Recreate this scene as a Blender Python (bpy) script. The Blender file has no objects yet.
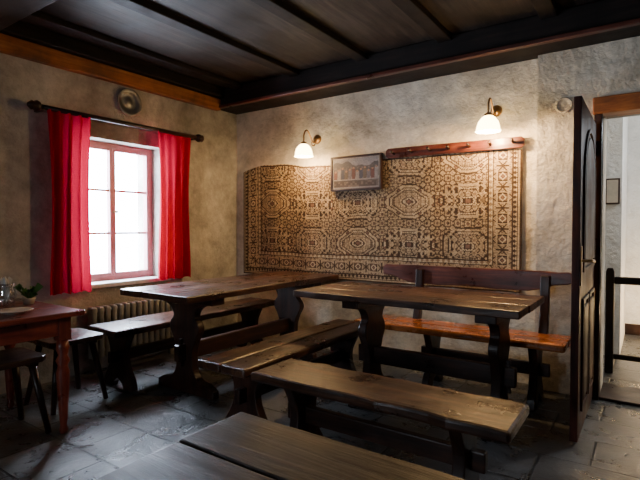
import bpy, math, random
from mathutils import Vector, Matrix
random.seed(4)
S=bpy.context.scene
COL=S.collection

# ------------------------------------------------------------ materials
def newmat(n):
    m=bpy.data.materials.new(n); m.use_nodes=True
    nt=m.node_tree; b=nt.nodes["Principled BSDF"]
    return m,nt,b
def N(nt,t,**k):
    n=nt.nodes.new(t)
    for a,v in k.items(): setattr(n,a,v)
    return n
def ramp(nt,stops):
    r=N(nt,"ShaderNodeValToRGB"); cr=r.color_ramp
    while len(cr.elements)<len(stops): cr.elements.new(.5)
    for e,(p,c) in zip(cr.elements,stops):
        e.position=p; e.color=(c[0],c[1],c[2],1)
    return r
def coords(nt,scale,rot=(0,0,0)):
    tc=N(nt,"ShaderNodeTexCoord"); mp=N(nt,"ShaderNodeMapping")
    mp.inputs["Scale"].default_value=scale; mp.inputs["Rotation"].default_value=rot
    nt.links.new(tc.outputs["Object"],mp.inputs["Vector"]); return mp.outputs["Vector"]
def noise(nt,vec,s,d=6,r=.6,dist=0):
    n=N(nt,"ShaderNodeTexNoise"); n.inputs["Scale"].default_value=s
    n.inputs["Detail"].default_value=d; n.inputs["Roughness"].default_value=r
    n.inputs["Distortion"].default_value=dist
    nt.links.new(vec,n.inputs["Vector"]); return n.outputs["Fac"]
def wood(name,dark,mid,light,axis,rough=.35,bump=.25,coat=.0,spec=.5,var=(.75,1.2),worn=1.35):
    m,nt,b=newmat(name); L=nt.links
    sc=[9,9,9]; sc['xyz'.index(axis)]=.7
    v=coords(nt,sc)
    f=noise(nt,v,2.2,9,.65,.9)
    r=ramp(nt,[(.32,dark),(.5,mid),(.68,light)]); L.new(f,r.inputs[0])
    v2=coords(nt,[3,3,3]); f2=noise(nt,v2,1.4,6,.65)
    oi=N(nt,"ShaderNodeObjectInfo")
    mr=N(nt,"ShaderNodeMapRange"); L.new(oi.outputs["Random"],mr.inputs[0])
    mr.inputs[3].default_value=var[0]; mr.inputs[4].default_value=var[1]
    mr2=N(nt,"ShaderNodeMapRange"); L.new(f2,mr2.inputs[0]); mr2.inputs[1].default_value=.32; mr2.inputs[2].default_value=.68
    mr2.inputs[3].default_value=.45; mr2.inputs[4].default_value=worn
    mu=N(nt,"ShaderNodeMath",operation='MULTIPLY'); L.new(mr.outputs[0],mu.inputs[0]); L.new(mr2.outputs[0],mu.inputs[1])
    vm=N(nt,"ShaderNodeVectorMath",operation='SCALE'); L.new(r.outputs[0],vm.inputs[0]); L.new(mu.outputs[0],vm.inputs["Scale"])
    L.new(vm.outputs[0],b.inputs["Base Color"])
    rr=N(nt,"ShaderNodeMapRange"); L.new(f2,rr.inputs[0]); rr.inputs[1].default_value=.3; rr.inputs[2].default_value=.7
    rr.inputs[3].default_value=rough-.08; rr.inputs[4].default_value=rough+.2
    L.new(rr.outputs[0],b.inputs["Roughness"])
    b.inputs["Specular IOR Level"].default_value=spec
    bp=N(nt,"ShaderNodeBump"); bp.inputs["Strength"].default_value=bump; bp.inputs["Distance"].default_value=.006
    L.new(f,bp.inputs["Height"]); L.new(bp.outputs[0],b.inputs["Normal"])
    b.inputs["Coat Weight"].default_value=coat; b.inputs["Coat Roughness"].default_value=.15
    return m
def woodset(name,d,mi,l,**k):
    return {a:wood(name+"_"+a,d,mi,l,a,**k) for a in 'xyz'}
W_DARK=woodset("dark_oak",(.008,.003,.002),(.026,.009,.0045),(.06,.021,.011),rough=.33,spec=.4)
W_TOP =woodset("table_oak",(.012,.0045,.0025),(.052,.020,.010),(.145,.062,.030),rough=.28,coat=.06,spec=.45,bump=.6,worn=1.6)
W_ORG =woodset("varnished_pine",(.12,.03,.006),(.31,.09,.016),(.48,.17,.04),rough=.22,coat=.4)
W_RED =woodset("red_wood",(.035,.009,.005),(.095,.022,.012),(.17,.044,.022),rough=.3,coat=.1)
W_DOOR=woodset("door_wood",(.022,.006,.004),(.055,.014,.008),(.10,.028,.015),rough=.5,spec=.2)
W_PAINT=woodset("red_painted_wood",(.07,.010,.006),(.17,.026,.014),(.27,.055,.028),rough=.28,coat=.2)
W_BEAM=woodset("beam_wood",(.004,.0025,.002),(.009,.005,.0035),(.02,.011,.008),rough=.6,spec=.25)
W_CEIL=woodset("ceiling_wood",(.011,.007,.005),(.027,.018,.013),(.05,.035,.026),rough=.55,spec=.3)
W_TRIM=woodset("trim_wood",(.14,.036,.006),(.34,.10,.018),(.46,.17,.04),rough=.5)
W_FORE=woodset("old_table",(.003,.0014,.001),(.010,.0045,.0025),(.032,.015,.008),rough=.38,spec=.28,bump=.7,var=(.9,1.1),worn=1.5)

def plaster(name,c1,c2,c3,scale=1.0,lo=.75):
    m,nt,b=newmat(name); L=nt.links
    v=coords(nt,(1,1,1))
    f=noise(nt,v,1.5*scale,9,.66,.3)
    r=ramp(nt,[(.33,c1),(.5,c2),(.67,c3)]); L.new(f,r.inputs[0])
    f2=noise(nt,v,8*scale,8,.74)
    r2=ramp(nt,[(.32,(lo,lo,lo)),(.6,(1.06,1.06,1.06))]); L.new(f2,r2.inputs[0])
    mx=N(nt,"ShaderNodeMix",data_type='RGBA',blend_type='MULTIPLY'); mx.inputs[0].default_value=1
    L.new(r.outputs[0],mx.inputs[6]); L.new(r2.outputs[0],mx.inputs[7])
    L.new(mx.outputs[2],b.inputs["Base Color"])
    b.inputs["Roughness"].default_value=.9
    bp=N(nt,"ShaderNodeBump"); bp.inputs["Strength"].default_value=1; bp.inputs["Distance"].default_value=.035
    f3=noise(nt,v,6,10,.64); L.new(f3,bp.inputs["Height"]); L.new(bp.outputs[0],b.inputs["Normal"])
    return m
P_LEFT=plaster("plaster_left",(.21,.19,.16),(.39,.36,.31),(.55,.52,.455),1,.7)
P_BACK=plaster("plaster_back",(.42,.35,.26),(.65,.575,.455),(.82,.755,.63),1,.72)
P_HALL=plaster("plaster_hall",(.6,.6,.58),(.7,.7,.68),(.8,.8,.78),1,.9)

def simple(name,c,rough=.5,metal=0,em=None,es=0,sub=None):
    m,nt,b=newmat(name)
    v=coords(nt,(1,1,1)); f=noise(nt,v,14,4,.6)
    r=ramp(nt,[(.3,tuple(x*.85 for x in c)),(.7,tuple(min(1,x*1.12) for x in c))])
    nt.links.new(f,r.inputs[0]); nt.links.new(r.outputs[0],b.inputs["Base Color"])
    b.inputs["Roughness"].default_value=rough; b.inputs["Metallic"].default_value=metal
    if em: b.inputs["Emission Color"].default_value=(*em,1); b.inputs["Emission Strength"].default_value=es
    return m
M_IRON=simple("dark_iron",(.03,.025,.02),.45,.8)
M_BRASS=simple("aged_brass",(.35,.2,.08),.3,.9)
M_PEWTER=simple("pewter",(.20,.20,.20),.38,.7)
M_WHITE=simple("white_enamel",(.7,.7,.7),.4)
M_RAD=simple("radiator_enamel",(.26,.25,.23),.4)
M_PAPER=simple("napkin_paper",(.75,.74,.7),.8)
M_LEAF=simple("leaf_green",(.05,.16,.03),.5)
M_CERAM=simple("ceramic",(.55,.5,.42),.2)
M_FRAMEW=simple("window_paint",(.42,.17,.17),.4)
M_PICF=simple("picture_frame_wood",(.03,.012,.008),.35)
M_SHADE=simple("opal_glass_lit",(.9,.8,.6),.25,0,(1,.70,.30),22)
M_BULB=simple("bulb_lit",(1,.9,.7),.3,0,(1,.82,.5),30)

def curtain_mat():
    m,nt,b=newmat("red_curtain"); L=nt.links
    out=nt.nodes["Material Output"]
    v=coords(nt,(60,60,60)); f=noise(nt,v,3,3)
    r=ramp(nt,[(.3,(.36,.003,.022)),(.7,(.52,.006,.036))]); L.new(f,r.inputs[0])
    L.new(r.outputs[0],b.inputs["Base Color"]); b.inputs["Roughness"].default_value=.9
    b.inputs["Specular IOR Level"].default_value=.1
    t=N(nt,"ShaderNodeBsdfTranslucent"); L.new(r.outputs[0],t.inputs[0])
    mx=N(nt,"ShaderNodeMixShader"); mx.inputs[0].default_value=.25
    L.new(b.outputs[0],mx.inputs[1]); L.new(t.outputs[0],mx.inputs[2]); L.new(mx.outputs[0],out.inputs[0])
    return m
M_CURT=curtain_mat()
def glass_mat(name,k=.07):
    m,nt,b=newmat(name); out=nt.nodes["Material Output"]
    t=N(nt,"ShaderNodeBsdfTransparent"); t.inputs[0].default_value=(.95,.97,1,1)
    g=N(nt,"ShaderNodeBsdfGlossy"); g.inputs["Roughness"].default_value=.03
    mx=N(nt,"ShaderNodeMixShader"); mx.inputs[0].default_value=k
    nt.links.new(t.outputs[0],mx.inputs[1]); nt.links.new(g.outputs[0],mx.inputs[2]); nt.links.new(mx.outputs[0],out.inputs[0])
    return m
M_GLASS=glass_mat("window_glass")
M_JUG=glass_mat("jug_glass",.3)
def floor_mat():
    m,nt,b=newmat("stone_tiles"); L=nt.links
    v=coords(nt,(1,1,1))
    br=N(nt,"ShaderNodeTexBrick"); L.new(v,br.inputs["Vector"])
    br.offset=.5; br.inputs["Scale"].default_value=1
    br.inputs["Brick Width"].default_value=.46; br.inputs["Row Height"].default_value=.34
    br.inputs["Mortar Size"].default_value=.009; br.inputs["Mortar Smooth"].default_value=.6
    br.inputs["Color1"].default_value=(.035,.036,.038,1); br.inputs["Color2"].default_value=(.085,.086,.088,1)
    br.inputs["Mortar"].default_value=(.014,.013,.012,1)
    f=noise(nt,v,4.5,10,.72,.5)
    r=ramp(nt,[(.3,(.3,.29,.28)),(.7,(1.65,1.6,1.55))]); L.new(f,r.inputs[0])
    mx=N(nt,"ShaderNodeMix",data_type='RGBA',blend_type='MULTIPLY'); mx.inputs[0].default_value=1
    L.new(br.outputs["Color"],mx.inputs[6]); L.new(r.outputs[0],mx.inputs[7]); L.new(mx.outputs[2],b.inputs["Base Color"])
    rr=N(nt,"ShaderNodeMapRange"); L.new(f,rr.inputs[0]); rr.inputs[1].default_value=.3; rr.inputs[2].default_value=.7; rr.inputs[3].default_value=.18; rr.inputs[4].default_value=.46
    L.new(rr.outputs[0],b.inputs["Roughness"]); b.inputs["Specular IOR Level"].default_value=.9
    bp=N(nt,"ShaderNodeBump"); bp.inputs["Strength"].default_value=.9; bp.inputs["Distance"].default_value=.018
    ad=N(nt,"ShaderNodeMath",operation='SUBTRACT'); L.new(f,ad.inputs[0]); L.new(br.outputs["Fac"],ad.inputs[1])
    L.new(ad.outputs[0],bp.inputs["Height"]); L.new(bp.outputs[0],b.inputs["Normal"])
    return m
M_FLOOR=floor_mat()
def attr_mat(name,rough=.95,weave=True):
    m,nt,b=newmat(name); L=nt.links
    a=N(nt,"ShaderNodeAttribute"); a.attribute_name="Col"
    v=coords(nt,(1,1,1)); f=noise(nt,v,6,6,.7)
    r=ramp(nt,[(.3,(.65,.65,.65)),(.7,(1.18,1.15,1.1))]); L.new(f,r.inputs[0])
    mx=N(nt,"ShaderNodeMix",data_type='RGBA',blend_type='MULTIPLY'); mx.inputs[0].default_value=1
    L.new(a.outputs["Color"],mx.inputs[6]); L.new(r.outputs[0],mx.inputs[7]); L.new(mx.outputs[2],b.inputs["Base Color"])
    b.inputs["Roughness"].default_value=rough
    if rough>.9: b.inputs["Specular IOR Level"].default_value=.1
    return m

# ------------------------------------------------------------ geometry helpers
def empty(name,loc):
    e=bpy.data.objects.new(name,None); e.location=loc; e.empty_display_size=.1; COL.objects.link(e); return e
def link(o,parent):
    COL.objects.link(o)
    if parent is not None:
        o.parent=parent; o.matrix_parent_inverse=Matrix.Translation(-Vector(parent.location))
def mobj(name,verts,faces,mat,parent=None,bevel=0,smooth=False,seg=2):
    me=bpy.data.meshes.new(name); me.from_pydata(verts,[],faces); me.update()
    import bmesh
    bm=bmesh.new(); bm.from_mesh(me); bmesh.ops.recalc_face_normals(bm,faces=bm.faces); bm.to_mesh(me); bm.free()
    if mat: me.materials.append(mat)
    if smooth:
        for p in me.polygons: p.use_smooth=True
    o=bpy.data.objects.new(name,me); link(o,parent)
    if bevel>0:
        b=o.modifiers.new("bevel",'BEVEL'); b.width=bevel; b.segments=seg; b.limit_method='ANGLE'; b.angle_limit=.6
    return o
def bv(x0,x1,y0,y1,z0,z1):
    return [(x0,y0,z0),(x1,y0,z0),(x1,y1,z0),(x0,y1,z0),(x0,y0,z1),(x1,y0,z1),(x1,y1,z1),(x0,y1,z1)]
BF=[(0,3,2,1),(4,5,6,7),(0,1,5,4),(1,2,6,5),(2,3,7,6),(3,0,4,7)]
def box(name,b,mat,parent=None,bevel=.004):
    return mobj(name,bv(*b),BF,mat,parent,bevel)
def boxes(name,bl,mat,parent=None,bevel=0):
    V=[];F=[]
    for b in bl:
        n=len(V); V+=bv(*b); F+=[tuple(i+n for i in f) for f in BF]
    return mobj(name,V,F,mat,parent,bevel)
def prism(name,pts,plane,a0,a1,mat,parent=None,bevel=.004):
    n=len(pts)
    def P(p,a):
        if plane=='xz': return (p[0],a,p[1])
        if plane=='yz': return (a,p[0],p[1])
        return (p[0],p[1],a)
    V=[P(p,a0) for p in pts]+[P(p,a1) for p in pts]
    F=[tuple(range(n)),tuple(range(2*n-1,n-1,-1))]+[(i,(i+1)%n,n+(i+1)%n,n+i) for i in range(n)]
    return mobj(name,V,F,mat,parent,bevel)
def lathe(name,prof,c,mat,parent=None,seg=24,axis='z'):
    V=[];F=[]
    for r,z in prof:
        for i in range(seg):
            a=2*math.pi*i/seg
            p=(r*math.cos(a),r*math.sin(a),z)
            if axis=='x': p=(p[2],p[0],p[1])
            if axis=='y': p=(p[0],p[2],p[1])
            V.append((c[0]+p[0],c[1]+p[1],c[2]+p[2]))
    for k in range(len(prof)-1):
        for i in range(seg):
            j=(i+1)%seg
            F.append((k*seg+i,k*seg+j,(k+1)*seg+j,(k+1)*seg+i))
    F.append(tuple(range(seg))); F.append(tuple(range((len(prof)-1)*seg,len(prof)*seg)))
    return mobj(name,V,F,mat,parent,0,True)
def stick(name,a,b,r0,r1,mat,parent=None,seg=12):
    a=Vector(a);b=Vector(b);d=(b-a).normalized()
    u=d.orthogonal().normalized(); w=d.cross(u)
    V=[]
    for c,r in((a,r0),(b,r1)):
        for i in range(seg):
            t=2*math.pi*i/seg; V.append(tuple(c+u*r*math.cos(t)+w*r*math.sin(t)))
    F=[(i,(i+1)%seg,seg+(i+1)%seg,seg+i) for i in range(seg)]+[tuple(range(seg)),tuple(range(2*seg-1,seg-1,-1))]
    return mobj(name,V,F,mat,parent,0,True)
def tube(name,pts,r,mat,parent=None,closed=False):
    c=bpy.data.curves.new(name,'CURVE'); c.dimensions='3D'; c.bevel_depth=r; c.bevel_resolution=4; c.use_fill_caps=True
    s=c.splines.new('BEZIER'); s.bezier_points.add(len(pts)-1); s.use_cyclic_u=closed
    for bp_,p in zip(s.bezier_points,pts):
        bp_.co=p; bp_.handle_left_type='AUTO'; bp_.handle_right_type='AUTO'
    c.materials.append(mat)
    o=bpy.data.objects.new(name,c); link(o,parent); return o
def plank(name,x0,x1,y0,y1,z0,z1,mat,parent,jit=.005,axis='x',n=16,bevel=.006):
    pts=[]
    if axis=='x':
        for i in range(n+1): pts.append((x0+(x1-x0)*i/n,y0+random.uniform(-jit,jit)*(0<i<n)))
        for i in range(n+1): pts.append((x1-(x1-x0)*i/n,y1+random.uniform(-jit,jit)*(0<i<n)))
    else:
        for i in range(n+1): pts.append((x1+random.uniform(-jit,jit)*(0<i<n),y0+(y1-y0)*i/n))
        for i in range(n+1): pts.append((x0+random.uniform(-jit,jit)*(0<i<n),y1-(y1-y0)*i/n))
    return prism(name,pts,'xy',z0,z1,mat,parent,bevel)
def catmull(pts,sub=4):
    # smooth an open silhouette so the sawn trestle curves read as curves
    out=[]
    n=len(pts)
    for i in range(n-1):
        p0=pts[max(0,i-1)];p1=pts[i];p2=pts[i+1];p3=pts[min(n-1,i+2)]
        for k in range(sub):
            t=k/sub
            out.append(tuple(.5*((2*p1[q])+(-p0[q]+p2[q])*t+(2*p0[q]-5*p1[q]+4*p2[q]-p3[q])*t*t+(-p0[q]+3*p1[q]-3*p2[q]+p3[q])*t**3) for q in (0,1)))
    out.append(pts[-1]); return out
def sym(half,c):
    return [(c+h,z) for h,z in half]+[(c-h,z) for h,z in reversed(half)]

# ------------------------------------------------------------ room
XL,YB,ZC=-3.83,3.9,2.68
XR,YR=3.2,-2.6
HX0,HX1=-.27,.62      # doorway
box("floor",(XL-.35,XR+.3,YR-.3,7.2,-.12,0),M_FLOOR,None,0)
box("ceiling",(XL-.35,XR+.3,YR-.3,YB+.3,ZC,ZC+.1),W_CEIL['y'],None,0)
WY0,WY1,WZ0,WZ1=2.06,2.90,.73,1.96
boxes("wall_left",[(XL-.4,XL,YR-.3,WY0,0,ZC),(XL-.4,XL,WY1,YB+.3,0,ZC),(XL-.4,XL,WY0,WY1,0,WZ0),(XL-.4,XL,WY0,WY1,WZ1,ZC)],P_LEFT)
JX=-.688; YB2=3.82
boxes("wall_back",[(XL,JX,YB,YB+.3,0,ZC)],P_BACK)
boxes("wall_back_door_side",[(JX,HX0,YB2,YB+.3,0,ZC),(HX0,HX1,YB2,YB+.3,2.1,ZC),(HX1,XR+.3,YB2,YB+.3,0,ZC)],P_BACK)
# rear wall (behind the photographer) with one small unseen window sized for fill light, right wall
RW=((-1.72,-1.38),); RZ0,RZ1=1.1,1.8
a,b=RW[0]
boxes("wall_rear",[(XL,a,YR-.3,YR,0,ZC),(b,XR+.3,YR-.3,YR,0,ZC),(a,b,YR-.3,YR,0,RZ0),(a,b,YR-.3,YR,RZ1,ZC)],P_LEFT)
box("wall_right",(XR,XR+.3,YR,YB2,0,ZC),P_BACK,None,0)
# hall behind the door
boxes("wall_hall",[(-1.5,-.205,5.2,5.35,0,2.6),(-.35,-.205,5.35,6.4,0,2.6),(-.205,2.3,6.4,6.55,0,2.6),(-1.65,-1.5,4.2,5.35,0,2.6),(2.2,2.35,4.2,6.4,0,2.6)],P_HALL)
box("ceiling_hall",(-1.65,2.35,4.2,6.55,2.6,2.7),P_HALL,None,0)
box("baseboard_hall",(-.205,2.2,6.375,6.4,0,.12),W_DARK['x'],None,.004)

# ceiling beams and battens
box("trim_beam_back",(XL,XR,3.60,YB,2.47,ZC),W_BEAM['x'],None,.012)
box("trim_beam_back_edge",(XL,XR,3.57,3.62,2.47,2.50),W_RED['x'],None,.006)
box("trim_beam_front",(XL,XR,1.14,1.42,2.50,ZC),W_CEIL['x'],None,.012)
bl=[]
x=-3.5
while x<XR-.1:
    bl.append((x-.055,x+.055,YR,1.14,ZC-.045,ZC)); bl.append((x-.055,x+.055,1.42,3.60,ZC-.045,ZC)); x+=.73
boxes("trim_ceiling_battens",bl,W_BEAM['y'],None,.006)
box("trim_wallplate_left",(XL,XL+.07,YR,3.60,2.45,2.57),W_TRIM['y'],None,.008)
box("trim_wallplate_left_upper",(XL,XL+.12,YR,3.60,2.575,ZC),W_BEAM['y'],None,.008)

# ------------------------------------------------------------ window
def window(name,x0,y0,y1,z0,z1):
    e=empty(name,(x0,(y0+y1)/2,z0))
    t=.04; d=.06
    boxes("frame",[(x0,x0+d,y0,y0+t,z0,z1),(x0,x0+d,y1-t,y1,z0,z1),(x0,x0+d,y0+t,y1-t,z0,z0+t),(x0,x0+d,y0+t,y1-t,z1-t,z1)],M_FRAMEW,e,.004)
    ym=(y0+y1)/2
    for k,(a,b) in enumerate(((y0+t,ym),(ym,y1-t))):
        s=.028; X0=x0+.015; X1=x0+.07
        L=[(X0,X1,a,a+s,z0+t,z1-t),(X0,X1,b-s,b,z0+t,z1-t),(X0,X1,a+s,b-s,z0+t,z0+t+s),(X0,X1,a+s,b-s,z1-t-s,z1-t)]
        h=(z1-z0-2*t)
        for q in (1/3,2/3):
            zz=z0+t+h*q; L.append((X0+.01,X1-.01,a+s,b-s,zz-.010,zz+.010))
        boxes("sash_%d"%(k+1),L,M_FRAMEW,e,.003)
        box("glass_%d"%(k+1),(x0+.035,x0+.039,a+s,b-s,z0+t+s,z1-t-s),M_GLASS,e,0)
    lathe("handle",[(.008,0),(.008,.05),(.014,.06),(.0,.06)],(x0+.07,ym,(z0+z1)/2),M_BRASS,e,12,'x')
    return e
window("window_1",XL-.22,WY0,WY1,WZ0,WZ1)
box("trim_window_sill",(XL-.15,XL+.04,WY0-.06,WY1+.06,WZ0-.035,WZ0+.002),M_WHITE,None,.006)
for i,(a,b) in enumerate(RW):
    e=empty("window_%d"%(i+2),((a+b)/2,YR-.15,RZ0))
    boxes("frame",[(a,a+.04,YR-.18,YR-.12,RZ0,RZ1),(b-.04,b,YR-.18,YR-.12,RZ0,RZ1),(a+.04,b-.04,YR-.18,YR-.12,RZ0,RZ0+.04),(a+.04,b-.04,YR-.18,YR-.12,RZ1-.04,RZ1),((a+b)/2-.015,(a+b)/2+.015,YR-.18,YR-.12,RZ0+.04,RZ1-.04)],M_FRAMEW,e,.004)

# curtains on rod
def curtain(name,y0,y1,z0,z1,parent,ph):
    V=[];F=[];ny=90;nz=30
    for j in range(nz+1):
        t=j/nz; z=z1+(z0-z1)*t
        for i in range(ny+1):
            s=i/ny
            w=1-.10*math.sin(math.pi*min(1,t*1.1))+.0
            yc=(y0+y1)/2; y=yc+(s-.5)*(y1-y0)*w
            x=XL+.11+.030*math.sin(s*2*math.pi*4.6+ph+.6*math.sin(t*2.5)+.8*math.sin(s*5))*(.5+.5*t)+.010*math.sin(s*27+t*4)
            V.append((x,y,z+.006*math.sin(s*40)*(j==nz)))
    for j in range(nz):
        for i in range(ny):
            a=j*(ny+1)+i; F.append((a,a+1,a+ny+2,a+ny+1))
    return mobj(name,V,F,M_CURT,parent,0,True)
cu=empty("window_curtains",(XL+.11,2.48,.7))
curtain("curtain_left",1.79,2.13,.69,2.09,cu,.3)
curtain("curtain_right",2.76,3.16,.72,2.09,cu,1.7)
stick("rod",(XL+.11,1.75,2.10),(XL+.11,3.22,2.10),.019,.019,W_DARK['y'],cu)
for k,(yy,sg) in enumerate(((1.75,-1),(3.22,1))):
    lathe("finial_%d"%(k+1),[(.019,0),(.036,.015*sg),(.042,.035*sg),(.030,.055*sg),(.036,.07*sg),(.012,.095*sg),(.001,.10*sg)],(XL+.11,yy,2.10),W_DARK['y'],cu,16,'y')
for k,yy in enumerate((1.76,3.2)):
    box("bracket_%d"%(k+1),(XL,XL+.12,yy-.012,yy+.012,2.075,2.09),W_DARK['x'],cu,.003)
# pewter plate on wall above window
pl=empty("wall_plate",(XL,2.54,2.315))
lathe("dish",[(.07,0),(.075,.004),(.118,.024),(.122,.028),(.118,.031),(.086,.018),(.080,.011),(.035,.009),(.030,.013),(.001,.014)],(XL+.002,2.54,2.315),M_PEWTER,pl,40,'x')

# radiator below the window
ra=empty("radiator",(XL+.08,2.55,.1))
for k in range(15):
    yy=2.12+k*.06
    box("fin_%d"%(k+1),(XL+.035,XL+.125,yy,yy+.045,.12,.55),M_RAD,ra,.015)
box("header_top",(XL+.06,XL+.10,2.12,3.005,.50,.53),M_RAD,ra,.01)
box("header_bottom",(XL+.06,XL+.10,2.12,3.005,.17,.20),M_RAD,ra,.01)
box("foot_1",(XL+.06,XL+.10,2.18,2.21,0,.17),M_RAD,ra,.004)
box("foot_2",(XL+.06,XL+.10,2.90,2.93,0,.17),M_RAD,ra,.004)

# ------------------------------------------------------------ wall rug
TAN=(.40,.295,.18); DK=(.065,.040,.026); MID=(.22,.15,.09); RUST=(.18,.10,.07); CR=(.49,.385,.25)
def hsh(a,b):
    return (int(a)*7349+int(b)*9151+int(a)*int(b)*31)%97/97
def rugcol(i,j,W,H):
    d=min(i,W-1-i,j,H-1-j)
    if d<2: return DK
    if d<4: return TAN
    if d<5: return DK
    horiz=(j==d or H-1-j==d)
    s = i if horiz else j
    if d<9:
        q=s%6; return DK if abs(q-3)+abs(d-7)<2.2 else TAN
    if d<10.5: return DK
    if d<32:
        v=abs(d-21); u=abs((s%26)-12.5); m=u+v
        if u>11.5: return DK if v<8 else TAN
        if m<2: return RUST
        if m<3.2: return DK
        if m<4.6: return CR
        if max(u,v)<4.5: return MID if (int(u)+int(v))%2 else RUST
        if max(u,v)<5.7: return DK
        if max(u,v)<7.2: return TAN
        if abs(m-12)<1: return DK
        return TAN if hsh(u,v)>.3 else MID
    if d<33: return DK
    if d<37:
        q=s%7; return MID if abs(q-3)+abs(d-35)<2.6 else CR
    if d<38.5: return DK
    # field: rows of stepped medallions (three alternating kinds), star fillers
    x=(i-W/2)*1.22; y=(j-H/2-8)*1.22
    PX,PY=96,72
    kx=int(math.floor((x+PX/2)/PX)); ky=int(math.floor((y+PY/2)/PY))
    par=(kx+2*ky)%3
    u=abs(((x+PX/2)%PX)-PX/2); v=abs(((y+PY/2)%PY)-PY/2)
    if par==1: m=max(u*.66,v,(u*.66+v)*.78)
    elif par==2: m=max(v*1.02,(4*int(u/4)*.62+4*int(v/4))*.82+1)
    else: m=max(u*.74,v,(4*int(u/4)*.80+4*int(v/4)*.95)*.66+2)
    if m<3: return RUST
    if m<4.3: return DK
    if m<7: return CR if (int(u)+int(v))%4 else DK
    if m<8.3: return DK
    if m<11: return TAN if (int(u)//2+int(v)//2)%3 else DK
    if m<12: return MID
    if m<18:
        a=abs(int(u)%10-5); b=abs(int(v)%10-5)
        if par==1:
            if (a<1 or b<1) and a+b<5: return DK
            if max(a,b)==4: return MID
        elif a+b in (3,4): return DK
        if a+b<1: return RUST
        return TAN if hsh(u,v)>.15 else MID
    if m<19.5: return DK
    if m<22: return MID if int(u-v)%4<2 else CR
    if m<23.4: return DK
    if m<28:
        a=abs(int(u)%12-6); b=abs(int(v)%12-6)
        if par:
            if a+b<3: return RUST
            if a+b<5: return DK
        else:
            if abs(a-b)<1 and a<5: return DK
            if a+b==6: return DK
        return TAN
    if m<29.4: return DK
    u2=PX/2-u; v2=PY/2-v
    a=abs((u2+8)%16-8); b=abs((v2+8)%16-8); mm=a+b
    if mm<1.6: return RUST
    if mm<3: return DK
    if max(a,b)<4.5: return MID if (int(a)+int(b))%2 else TAN
    if max(a,b)<5.7: return DK
    if abs(mm-10)<1: return DK
    return TAN if hsh(a*3,b*5)>.25 else MID
def colour_grid(name,nx,nz,pos,colf,mat,parent=None,jit=.15,solid=0):
    V=[pos(i/nx,j/nz) for j in range(nz+1) for i in range(nx+1)]
    F=[];C=[]
    for j in range(nz):
        for i in range(nx):
            a=j*(nx+1)+i; F.append((a,a+1,a+nx+2,a+nx+1))
            c=colf(i,j); k=1+random.uniform(-jit,jit)
            C.append((c[0]*k,c[1]*k,c[2]*k,1))
    me=bpy.data.meshes.new(name); me.from_pydata(V,[],F); me.update()
    at=me.color_attributes.new("Col",'FLOAT_COLOR','CORNER')
    buf=[]
    for c in C: buf+=list(c)*4
    at.data.foreach_set("color",buf)
    me.materials.append(mat)
    o=bpy.data.objects.new(name,me); link(o,parent)
    if solid:
        s=o.modifiers.new("solid",'SOLIDIFY'); s.thickness=solid; s.offset=0
    return o
RX0,RX1=-3.70,-.80
def rugpos(s,t):
    x=RX0+(RX1-RX0)*s
    zt=1.845-.045*s+.025*math.sin(s*math.pi*2*2.0)*(s<.5)+.012*abs(math.sin(s*math.pi*7))
    if s<.10: zt-=.05*(1-s/.10)*0.6
    zb=.70
    z=zb+(zt-zb)*t
    y=YB-.022-.010*math.sin(s*math.pi*14+.7)*(.3+.7*(1-t))
    return (x,y,z)
colour_grid("wall_rug",440,176,rugpos,lambda i,j:rugcol(i,j,440,212),attr_mat("rug_wool"),None,.28,.008)

# ------------------------------------------------------------ framed picture
pf=empty("framed_picture",(-2.245,YB-.06,1.54))
fx0,fx1,fz0,fz1=-2.52,-1.975,1.55,1.875; fy0,fy1=YB-.075,YB-.04
boxes("frame",[(fx0,fx0+.02,fy0,fy1,fz0,fz1),(fx1-.02,fx1,fy0,fy1,fz0,fz1),(fx0+.02,fx1-.02,fy0,fy1,fz0,fz0+.02),(fx0+.02,fx1-.02,fy0,fy1,fz1-.02,fz1)],M_PICF,pf,.003)
def piccol(i,j):
    # muted print: tavern company at a long table, hills and grey sky
    x=i/90; y=j/52
    if x<.03 or x>.97 or y<.05 or y>.95: return (.22,.19,.18)
    if y>.70:
        hill=.78+.08*math.sin(x*7)+.04*math.sin(x*23)
        return (.17,.16,.18) if y>hill else (.055,.045,.05)
    for k in range(12):
        cx=.07+k*.078; hy=.60+.05*((k*7)%3-1)
        if (x-cx)**2+((y-hy)*.6)**2<.00045: return (.22,.12,.08)
        w=.036-.05*max(0,y-.48)
        if abs(x-cx)<w and .3<y<hy: return [(.09,.025,.02),(.20,.17,.16),(.03,.03,.055),(.08,.055,.035),(.11,.095,.11)][k%5]
    if .25<y<.36: return (.22,.19,.18) if hsh(i//3,j//2)>.35 else (.07,.04,.035)
    if y<.25: return (.05,.03,.025) if hsh(i//4,j//3)>.4 else (.11,.08,.065)
    return (.05,.04,.04) if hsh(i//3,j//3)>.3 else (.10,.08,.08)
colour_grid("canvas",90,52,lambda s,t:(fx0+.018+(fx1-fx0-.036)*s,fy0+.008,fz0+.018+(fz1-fz0-.036)*t),piccol,attr_mat("picture_print",.7),pf,.25)
box("backing",(fx0+.01,fx1-.01,fy1-.012,fy1,fz0+.01,fz1-.01),M_PICF,pf,0)

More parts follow.
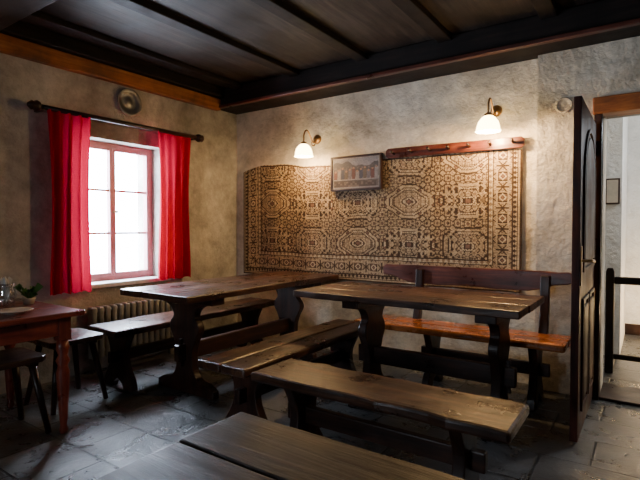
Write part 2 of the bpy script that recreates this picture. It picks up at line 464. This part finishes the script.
# ------------------------------------------------------------ coat rack
cr=empty("coat_rack",(-1.36,YB,1.82))
prism("board",[(-1.94,1.835),(-1.92,1.82),(-.80,1.81),(-.78,1.825),(-.78,1.875),(-.80,1.895),(-1.92,1.905),(-1.94,1.885)],'xz',YB-.058,YB-.036,W_RED['x'],cr,.004)
for k in range(7):
    xx=-1.86+k*.167
    stick("peg_%d"%(k+1),(xx,YB-.055,1.853),(xx,YB-.115,1.867),.009,.012,W_DARK['y'],cr)
for k,xx in enumerate((-1.9,-.82)):
    box("spacer_%d"%(k+1),(xx-.02,xx+.02,YB-.038,YB-.001,1.83,1.87),W_RED['x'],cr,.002)

# ------------------------------------------------------------ sconces
def sconce(name,x,zs,e_w):
    O=.23
    e=empty(name,(x,YB,zs+.15))
    zm=zs+.15
    lathe("wall_mount",[(.045,0),(.045,-.012),(.03,-.022),(.012,-.03),(.001,-.032)],(x,YB,zm),M_BRASS,e,24,'y')
    tube("arm",[(x,YB-.02,zm),(x,YB-.07,zm-.04),(x,YB-.13,zm+.02),(x,YB-.18,zm+.06),(x,YB-O+.005,zm+.02),(x,YB-O,zm-.055)],.007,M_BRASS,e)
    tube("scroll",[(x,YB-.03,zm-.01),(x,YB-.06,zm-.07),(x,YB-.10,zm-.06),(x,YB-.09,zm-.02)],.005,M_BRASS,e)
    lathe("cap",[(.012,0),(.03,-.01),(.034,-.035)],(x,YB-O,zm-.055),M_BRASS,e,20)
    prof=[(.03,0),(.05,-.015),(.072,-.045),(.082,-.08),(.085,-.105),(.092,-.118),(.088,-.118),(.08,-.105),(.076,-.08),(.066,-.045),(.046,-.02),(.026,-.006)]
    V=[];F=[];seg=36
    for r,z in prof:
        for i in range(seg):
            a=2*math.pi*i/seg; rr=r*(1+.035*math.cos(a*9)*(abs(z)>.09))
            V.append((x+rr*math.cos(a),YB-O+rr*math.sin(a),zm-.08+z))
    n=len(prof)
    for k in range(n):
        for i in range(seg):
            j=(i+1)%seg; kk=(k+1)%n
            F.append((k*seg+i,k*seg+j,kk*seg+j,kk*seg+i))
    mobj("shade",V,F,M_SHADE,e,0,True)
    lathe("bulb",[(.001,-.04),(.02,-.035),(.028,-.015),(.02,.01),(.012,.03),(.012,.05)],(x,YB-O,zm-.14),M_BULB,e,16)
    l=bpy.data.lights.new(name+"_lamp",'POINT'); l.energy=e_w; l.color=(1,.62,.27); l.shadow_soft_size=.03
    lo=bpy.data.objects.new("lamp",l); lo.location=(x,YB-O,zm-.212); link(lo,e)
sconce("wall_sconce",-2.72,1.93,24)
sconce("wall_sconce",-1.00,1.97,54)

# ------------------------------------------------------------ doorway & door
e=empty("trim_door_frame",(HX0,YB2,0))
box("lintel",(HX0-.06,HX1+.06,YB2-.03,YB2+.14,1.985,2.10),W_TRIM['x'],e,.008)
box("lintel_back",(HX0,HX1,YB2+.14,YB+.3,2.02,2.10),W_DARK['x'],e,.004)
box("jamb_left",(HX0-.05,HX0+.0,YB2-.02,YB2+.10,0,1.985),W_DARK['z'],e,.005)
box("jamb_right",(HX1,HX1+.05,YB2-.02,YB2+.10,0,1.985),W_DARK['z'],e,.005)
box("threshold",(HX0,HX1,YB2,YB+.3,0,.02),W_DARK['x'],e,.004)
de=empty("door_1",(HX0,YB2-.02,0))
dy0,dy1=2.93,3.79; dx0,dx1=-.345,-.305; H=1.915
box("leaf",(dx0,dx1,dy0,dy1,.02,H),W_DOOR['z'],de,.004)
def panel(name,y0,y1,z0,z1,arch=False):
    w=.022
    def ring(y0,y1,z0,z1):
        if not arch: return [(y0,z0),(y1,z0),(y1,z1),(y0,z1)]
        pts=[(y0,z0),(y1,z0)]; r=(y1-y0)/2; c=(y0+y1)/2
        for k in range(17):
            a=math.pi*k/16; pts.append((c+r*math.cos(a),z1-r+r*math.sin(a)))
        return pts
    for side,(xa,xb) in enumerate(((dx1,dx1+.012),(dx0-.012,dx0))):
        o=ring(y0,y1,z0,z1); i=ring(y0+w,y1-w,z0+w,z1-w); n=len(o)
        V=[];F=[]
        for X in (xa,xb):
            V+=[(X,p[0],p[1]) for p in o]+[(X,p[0],p[1]) for p in i]
        for k in range(n):
            j=(k+1)%n
            F+=[(k,j,n+j,n+k),(2*n+k,2*n+j,3*n+j,3*n+k),(k,j,2*n+j,2*n+k),(n+k,n+j,3*n+j,3*n+k)]
        mobj(name+"_moulding_%d"%side,V,F,W_DOOR['z'],de,.002)
        i2=ring(y0+.05,y1-.05,z0+.05,z1-.05)
        prism(name+"_field_%d"%side,i2,'yz',xa,xb,W_DOOR['z'],de,.006)
panel("upper_panel",dy0+.11,dy1-.11,.95,1.80,True)
panel("lower_panel_a",dy0+.11,(dy0+dy1)/2-.03,.16,.80)
panel("lower_panel_b",(dy0+dy1)/2+.03,dy1-.11,.16,.80)
box("handle_plate",(dx1,dx1+.006,dy0+.03,dy0+.07,.88,1.10),M_BRASS,de,.003)
tube("handle",[(dx1,dy0+.05,1.02),(dx1+.045,dy0+.05,1.02),(dx1+.055,dy0+.08,1.02),(dx1+.055,dy0+.16,1.01)],.008,M_BRASS,de)
for k,z in enumerate((.25,1.7)):
    stick("hinge_%d"%(k+1),(dx1-.0,dy1+.012,z),(dx1-.0,dy1+.012,z+.1),.01,.01,M_IRON,de)
# round flue cover on wall
fc=empty("flue_cover",(-.51,YB2,2.08))
lathe("disc",[(.056,0),(.056,-.008),(.048,-.012),(.044,-.006),(.001,-.008)],(-.51,YB2,2.08),P_BACK,fc,28,'y')

# hall railing
hr=empty("stair_railing",(-.25,4.6,0))
prism("newel_post",[(-.285,0),(-.225,0),(-.225,.84),(-.235,.87),(-.275,.87),(-.285,.84)],'xz',4.57,4.63,W_BEAM['z'],hr,.006)
box("handrail",(-.225,2.19,4.575,4.625,.74,.80),W_BEAM['x'],hr,.01)
box("lower_rail",(-.225,2.19,4.585,4.615,.12,.16),W_BEAM['x'],hr,.006)
for k in range(8):
    xx=.02+k*.26
    box("baluster_%d"%(k+1),(xx,xx+.03,4.585,4.615,.16,.74),W_BEAM['z'],hr,.003)
hs=empty("hall_picture",(-.2,5.19,1.5))
box("frame",(-.34,-.22,5.175,5.199,1.42,1.66),M_PICF,hs,.004)
box("print",(-.325,-.235,5.172,5.176,1.435,1.645),M_CERAM,hs,0)

# ------------------------------------------------------------ trestle furniture
TLEG=[(.30,0),(.30,.055)]+catmull([(.30,.055),(.24,.085),(.14,.11),(.095,.17),(.085,.28),(.115,.38),(.155,.45),(.15,.50),(.115,.55),(.15,.61),(.25,.655),(.27,.70)],4)[1:]
def trestle_table(name,x0,x1,y0,y1,zt,axis,tm,lm,legs,nb=3,th=.045):
    cx,cy=(x0+x1)/2,(y0+y1)/2
    e=empty(name,(cx,cy,0))
    for k in range(nb):
        g=.002
        if axis=='x':
            a=y0+(y1-y0)*k/nb; b=y0+(y1-y0)*(k+1)/nb
            plank("board_%d"%(k+1),x0+random.uniform(-.006,.006),x1+random.uniform(-.006,.006),a+g,b-g,zt-th,zt,tm['x'],e,.0025,'x')
        else:
            a=x0+(x1-x0)*k/nb; b=x0+(x1-x0)*(k+1)/nb
            plank("board_%d"%(k+1),a+g,b-g,y0+random.uniform(-.006,.006),y1,zt-th,zt,tm['y'],e,.0025,'y')
    wid=(y1-y0) if axis=='x' else (x1-x0)
    zb=zt-th
    for k,p in enumerate(legs):
        half=[(h*wid/.74,z*(zb/.70)) for h,z in TLEG]
        if axis=='x':
            prism("leg_%d"%(k+1),sym(half,cy),'yz',p-.03,p+.03,lm['z'],e,.006)
            box("batten_%d"%(k+1),(p-.06,p+.06,y0+.04,y1-.04,zb-.05,zb-.0005),lm['y'],e,.006)
        else:
            prism("leg_%d"%(k+1),sym(half,cx),'xz',p-.03,p+.03,lm['z'],e,.006)
            box("batten_%d"%(k+1),(x0+.04,x1-.04,p-.06,p+.06,zb-.05,zb-.0005),lm['x'],e,.006)
    if axis=='x':
        box("stretcher",(legs[0]-.10,legs[1]+.10,cy-.025,cy+.025,.24,.36),lm['x'],e,.008)
        for k,p in enumerate((legs[0]-.055,legs[1]+.055)): box("wedge_%d"%k,(p-.012,p+.012,cy-.012,cy+.012,.20,.40),lm['z'],e,.003)
    else:
        box("stretcher",(cx-.025,cx+.025,legs[0]-.10,legs[1]+.10,.24,.36),lm['y'],e,.008)
        for k,p in enumerate((legs[0]-.055,legs[1]+.055)): box("wedge_%d"%k,(cx-.012,cx+.012,p-.012,p+.012,.20,.40),lm['z'],e,.003)
    return e
BLEG=[(.155,0)]+catmull([(.155,.02),(.145,.07),(.11,.13),(.083,.2),(.08,.28),(.105,.35),(.135,.41)],4)
def trestle_bench(name,x0,x1,y0,y1,zt,axis,tm,lm,legs,th=.05,nb=1,stz=.2,jit=.012):
    cx,cy=(x0+x1)/2,(y0+y1)/2
    e=empty(name,(cx,cy,0))
    for k in range(nb):
        g=.002
        if axis=='x':
            a=y0+(y1-y0)*k/nb; b=y0+(y1-y0)*(k+1)/nb
            plank("seat_%d"%(k+1),x0,x1,a+g,b-g,zt-th,zt,tm['x'],e,jit if nb==1 else .003,'x',16,.014)
        else:
            a=x0+(x1-x0)*k/nb; b=x0+(x1-x0)*(k+1)/nb
            plank("seat_%d"%(k+1),a+g,b-g,y0,y1,zt-th,zt,tm['y'],e,jit if nb==1 else .003,'y',16,.014)
    zb=zt-th; wid=(y1-y0) if axis=='x' else (x1-x0)
    for k,p in enumerate(legs):
        half=[(h*wid/.34,z*zb/.41) for h,z in BLEG]
        c=cy if axis=='x' else cx
        notch=[(c-.075,0),(c-.055,.04),(c-.02,.065),(c,.075),(c+.02,.065),(c+.055,.04),(c+.075,0)]
        pts=[(c+h,z) for h,z in half]+[(c-h,z) for h,z in reversed(half)]+notch
        prism("leg_%d"%(k+1),pts,'yz' if axis=='x' else 'xz',p-.027,p+.027,lm['z'],e,.006)
    if axis=='x':
        box("stretcher",(legs[0]-.09,legs[1]+.09,cy-.02,cy+.02,stz,stz+.085),lm['x'],e,.006)
    else:
        box("stretcher",(cx-.02,cx+.02,legs[0]-.09,legs[1]+.09,stz,stz+.085),lm['y'],e,.006)
    return e
# far table by the window wall
trestle_table("trestle_table",-3.14,-2.40,2.0,3.80,.76,'y',W_TOP,W_DARK,(2.30,3.50))
# table along the back wall
trestle_table("trestle_table",-2.06,-.55,2.65,3.36,.76,'x',W_TOP,W_DARK,(-1.62,-.74))
# foreground table
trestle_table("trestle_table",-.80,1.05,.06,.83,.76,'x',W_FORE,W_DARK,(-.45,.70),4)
# benches
trestle_bench("wooden_bench",-3.46,-3.07,1.93,3.72,.47,'y',W_TOP,W_DARK,(2.08,3.50))
trestle_bench("wooden_bench",-2.09,-1.72,1.80,3.28,.46,'y',W_TOP,W_DARK,(2.02,3.05),nb=2)
trestle_bench("wooden_bench",-1.675,-.40,1.79,2.14,.46,'x',W_TOP,W_DARK,(-1.46,-.62))
# back bench with backrest
sb=trestle_bench("wooden_settle",-1.96,-.42,3.31,3.66,.46,'x',W_ORG,W_DARK,(-1.35,-.62),nb=2)
top=[(-1.90,.80),(-1.90,.87),(-1.87,.89),(-1.80,.885),(-1.70,.89),(-.62,.89),(-.52,.885),(-.45,.89),(-.42,.87),(-.42,.82),(-.46,.80),(-.55,.79),(-.62,.76),(-.72,.74),(-.95,.735),(-1.17,.75),(-1.40,.735),(-1.62,.74),(-1.72,.76),(-1.80,.79)]
prism("backrest",top,'xz',3.72,3.755,W_RED['x'],sb,.008)
for k,p in enumerate((-1.55,-.60)):
    prism("back_post_%d"%(k+1),[(3.60,.40),(3.66,.40),(3.715,.60),(3.72,.86),(3.685,.86),(3.665,.62)],'yz',p-.03,p+.03,W_DARK['z'],sb,.006)

# ------------------------------------------------------------ left side table + stools
ZT=.72
lt=empty("side_table",(-3.15,1.05,0))
tx0,tx1,ty0,ty1=-3.58,-2.715,.35,1.51
for k in range(3):
    a=tx0+(tx1-tx0)*k/3; b=tx0+(tx1-tx0)*(k+1)/3
    plank("top_%d"%(k+1),a+.001,b-.001,ty0,ty1,ZT-.03,ZT,W_PAINT['y'],lt,.001,'y')
boxes("apron",[(tx0+.07,tx1-.07,ty1-.09,ty1-.065,ZT-.14,ZT-.031),(tx0+.07,tx1-.07,ty0+.065,ty0+.09,ZT-.14,ZT-.031),
  (tx0+.065,tx0+.09,ty0+.07,ty1-.07,ZT-.14,ZT-.031),(tx1-.09,tx1-.065,ty0+.07,ty1-.07,ZT-.14,ZT-.031)],W_PAINT['y'],lt,.003)
k=0
for xx in (tx0+.09,tx1-.09):
    for yy in (ty0+.09,ty1-.09):
        k+=1
        box("leg_block_%d"%k,(xx-.035,xx+.035,yy-.035,yy+.035,ZT-.17,ZT-.032),W_PAINT['z'],lt,.004)
        lathe("leg_%d"%k,[(.018,0),(.024,.02),(.018,.05),(.022,.08),(.034,.3),(.036,.36),(.026,.40),(.038,.43),(.024,.46),(.036,.50),(.03,.55)],(xx,yy,0),W_PAINT['z'],lt,20)
def stool(name,cx,cy,s,zt,tm):
    e=empty(name,(cx,cy,0))
    pts=[]
    for (sx,sy) in ((1,1),(-1,1),(-1,-1),(1,-1)):
        pts+= [(cx+sx*s-(.03*sx if sx*sy<0 else 0),cy+sy*s-(0 if sx*sy<0 else .03*sy)),(cx+sx*s-(0 if sx*sy<0 else .03*sx),cy+sy*s-(.03*sy if sx*sy<0 else 0))]
    prism("seat",pts,'xy',zt-.035,zt,tm['y'],e,.007)
    q=0
    for sx in (1,-1):
        for sy in (1,-1):
            q+=1
            stick("leg_%d"%q,(cx+sx*s*.62,cy+sy*s*.62,zt-.034),(cx+sx*s*.98,cy+sy*s*.98,.0),.022,.016,W_DARK['z'],e)
    boxes("cleats",[(cx-s*.8,cx+s*.8,cy+sy*s*.62-.025,cy+sy*s*.62+.025,zt-.06,zt-.0355) for sy in (1,-1)],W_DARK['x'],e,.003)
stool("wooden_stool",-3.05,1.20,.175,.46,W_DARK)
stool("wooden_stool",-3.31,1.70,.185,.46,W_TOP)

# things on side table
jx,jy=-3.16,1.27
nh=empty("glass_jug",(jx,jy,ZT))
lathe("body",[(.035,0),(.045,.008),(.052,.05),(.046,.10),(.040,.13),(.046,.15),(.043,.15),(.037,.13),(.043,.10),(.048,.05),(.042,.012),(.001,.01)],(jx,jy,ZT),M_JUG,nh,28)
tube("handle",[(jx+.042,jy+.005,ZT+.13),(jx+.085,jy+.01,ZT+.12),(jx+.085,jy+.01,ZT+.05),(jx+.05,jy+.005,ZT+.035)],.006,M_JUG,nh)
for k in range(5):
    a=k*1.25
    V=[(jx,jy,ZT+.03),(jx+.035*math.cos(a),jy+.035*math.sin(a),ZT+.17),(jx+.035*math.cos(a+.9),jy+.035*math.sin(a+.9),ZT+.16),(jx+.02*math.cos(a+.4),jy+.02*math.sin(a+.4),ZT+.19)]
    mobj("napkin_%d"%(k+1),V,[(0,1,3),(0,3,2)],M_PAPER,nh)
px_,py_=-3.22,1.425
pp=empty("potted_plant",(px_,py_,ZT))
lathe("pot",[(.03,0),(.036,.03),(.04,.04),(.036,.04),(.03,.03),(.001,.03)],(px_,py_,ZT),M_CERAM,pp,20)
for k in range(18):
    a=k*2.4; r=.045+.008*(k%4); h=.03+.016*(k%4); c=Vector((px_,py_,ZT+.03))
    tip=c+Vector((r*math.cos(a)*1.5,r*math.sin(a)*1.1,h)); mid=c+Vector((r*math.cos(a)*.8,r*math.sin(a)*.7,h*1.3))
    sd=Vector((-math.sin(a),math.cos(a),0))*.018
    mobj("leaf_%d"%(k+1),[tuple(c),tuple(mid+sd),tuple(tip),tuple(mid-sd)],[(0,1,2),(0,2,3)],M_LEAF,pp)
dd=empty("dinner_plate",(-2.93,1.22,ZT))
lathe("dish",[(.05,0),(.055,.004),(.09,.018),(.093,.018),(.09,.022),(.055,.009),(.001,.008)],(-2.93,1.22,ZT),M_CERAM,dd,30)

# ------------------------------------------------------------ lights
w=bpy.data.worlds.new("world"); S.world=w; w.use_nodes=True
bg=w.node_tree.nodes["Background"]; bg.inputs[0].default_value=(.76,.87,1,1); bg.inputs[1].default_value=84
def portal(name,loc,rot,sx,sy):
    l=bpy.data.lights.new(name,'AREA'); l.shape='RECTANGLE'; l.size=sx; l.size_y=sy
    o=bpy.data.objects.new(name,l); o.location=loc; o.rotation_euler=rot; COL.objects.link(o)
    try: l.cycles.is_portal=True
    except Exception as ex: print(ex)
portal("portal_window_1",(XL-.39,(WY0+WY1)/2,(WZ0+WZ1)/2),(0,-math.pi/2,0),WZ1-WZ0,WY1-WY0)
for i,(a,b) in enumerate(RW):
    portal("portal_window_%d"%(i+2),((a+b)/2,YR-.28,(RZ0+RZ1)/2),(math.pi/2,0,0),b-a,RZ1-RZ0)
def pt(name,loc,e,c,r=.08):
    l=bpy.data.lights.new(name,'POINT'); l.energy=e; l.color=c; l.shadow_soft_size=r
    o=bpy.data.objects.new(name,l); o.location=loc; COL.objects.link(o)
pt("hall_fill_light",(1.0,5.0,2.2),65,(.85,.92,1))  # unseen cool light added to brighten the hall like window light
pt("stair_lamp",(.3,5.7,.4),40,(1,.65,.3))

# ------------------------------------------------------------ camera
cam=bpy.data.cameras.new("camera"); co=bpy.data.objects.new("camera",cam); COL.objects.link(co)
cam.sensor_width=36; cam.lens=36*476/640
co.location=(0,0,1.2)
co.rotation_euler=(math.radians(90-1.44),0,math.radians(34.6))
cam.clip_start=.02
S.camera=co
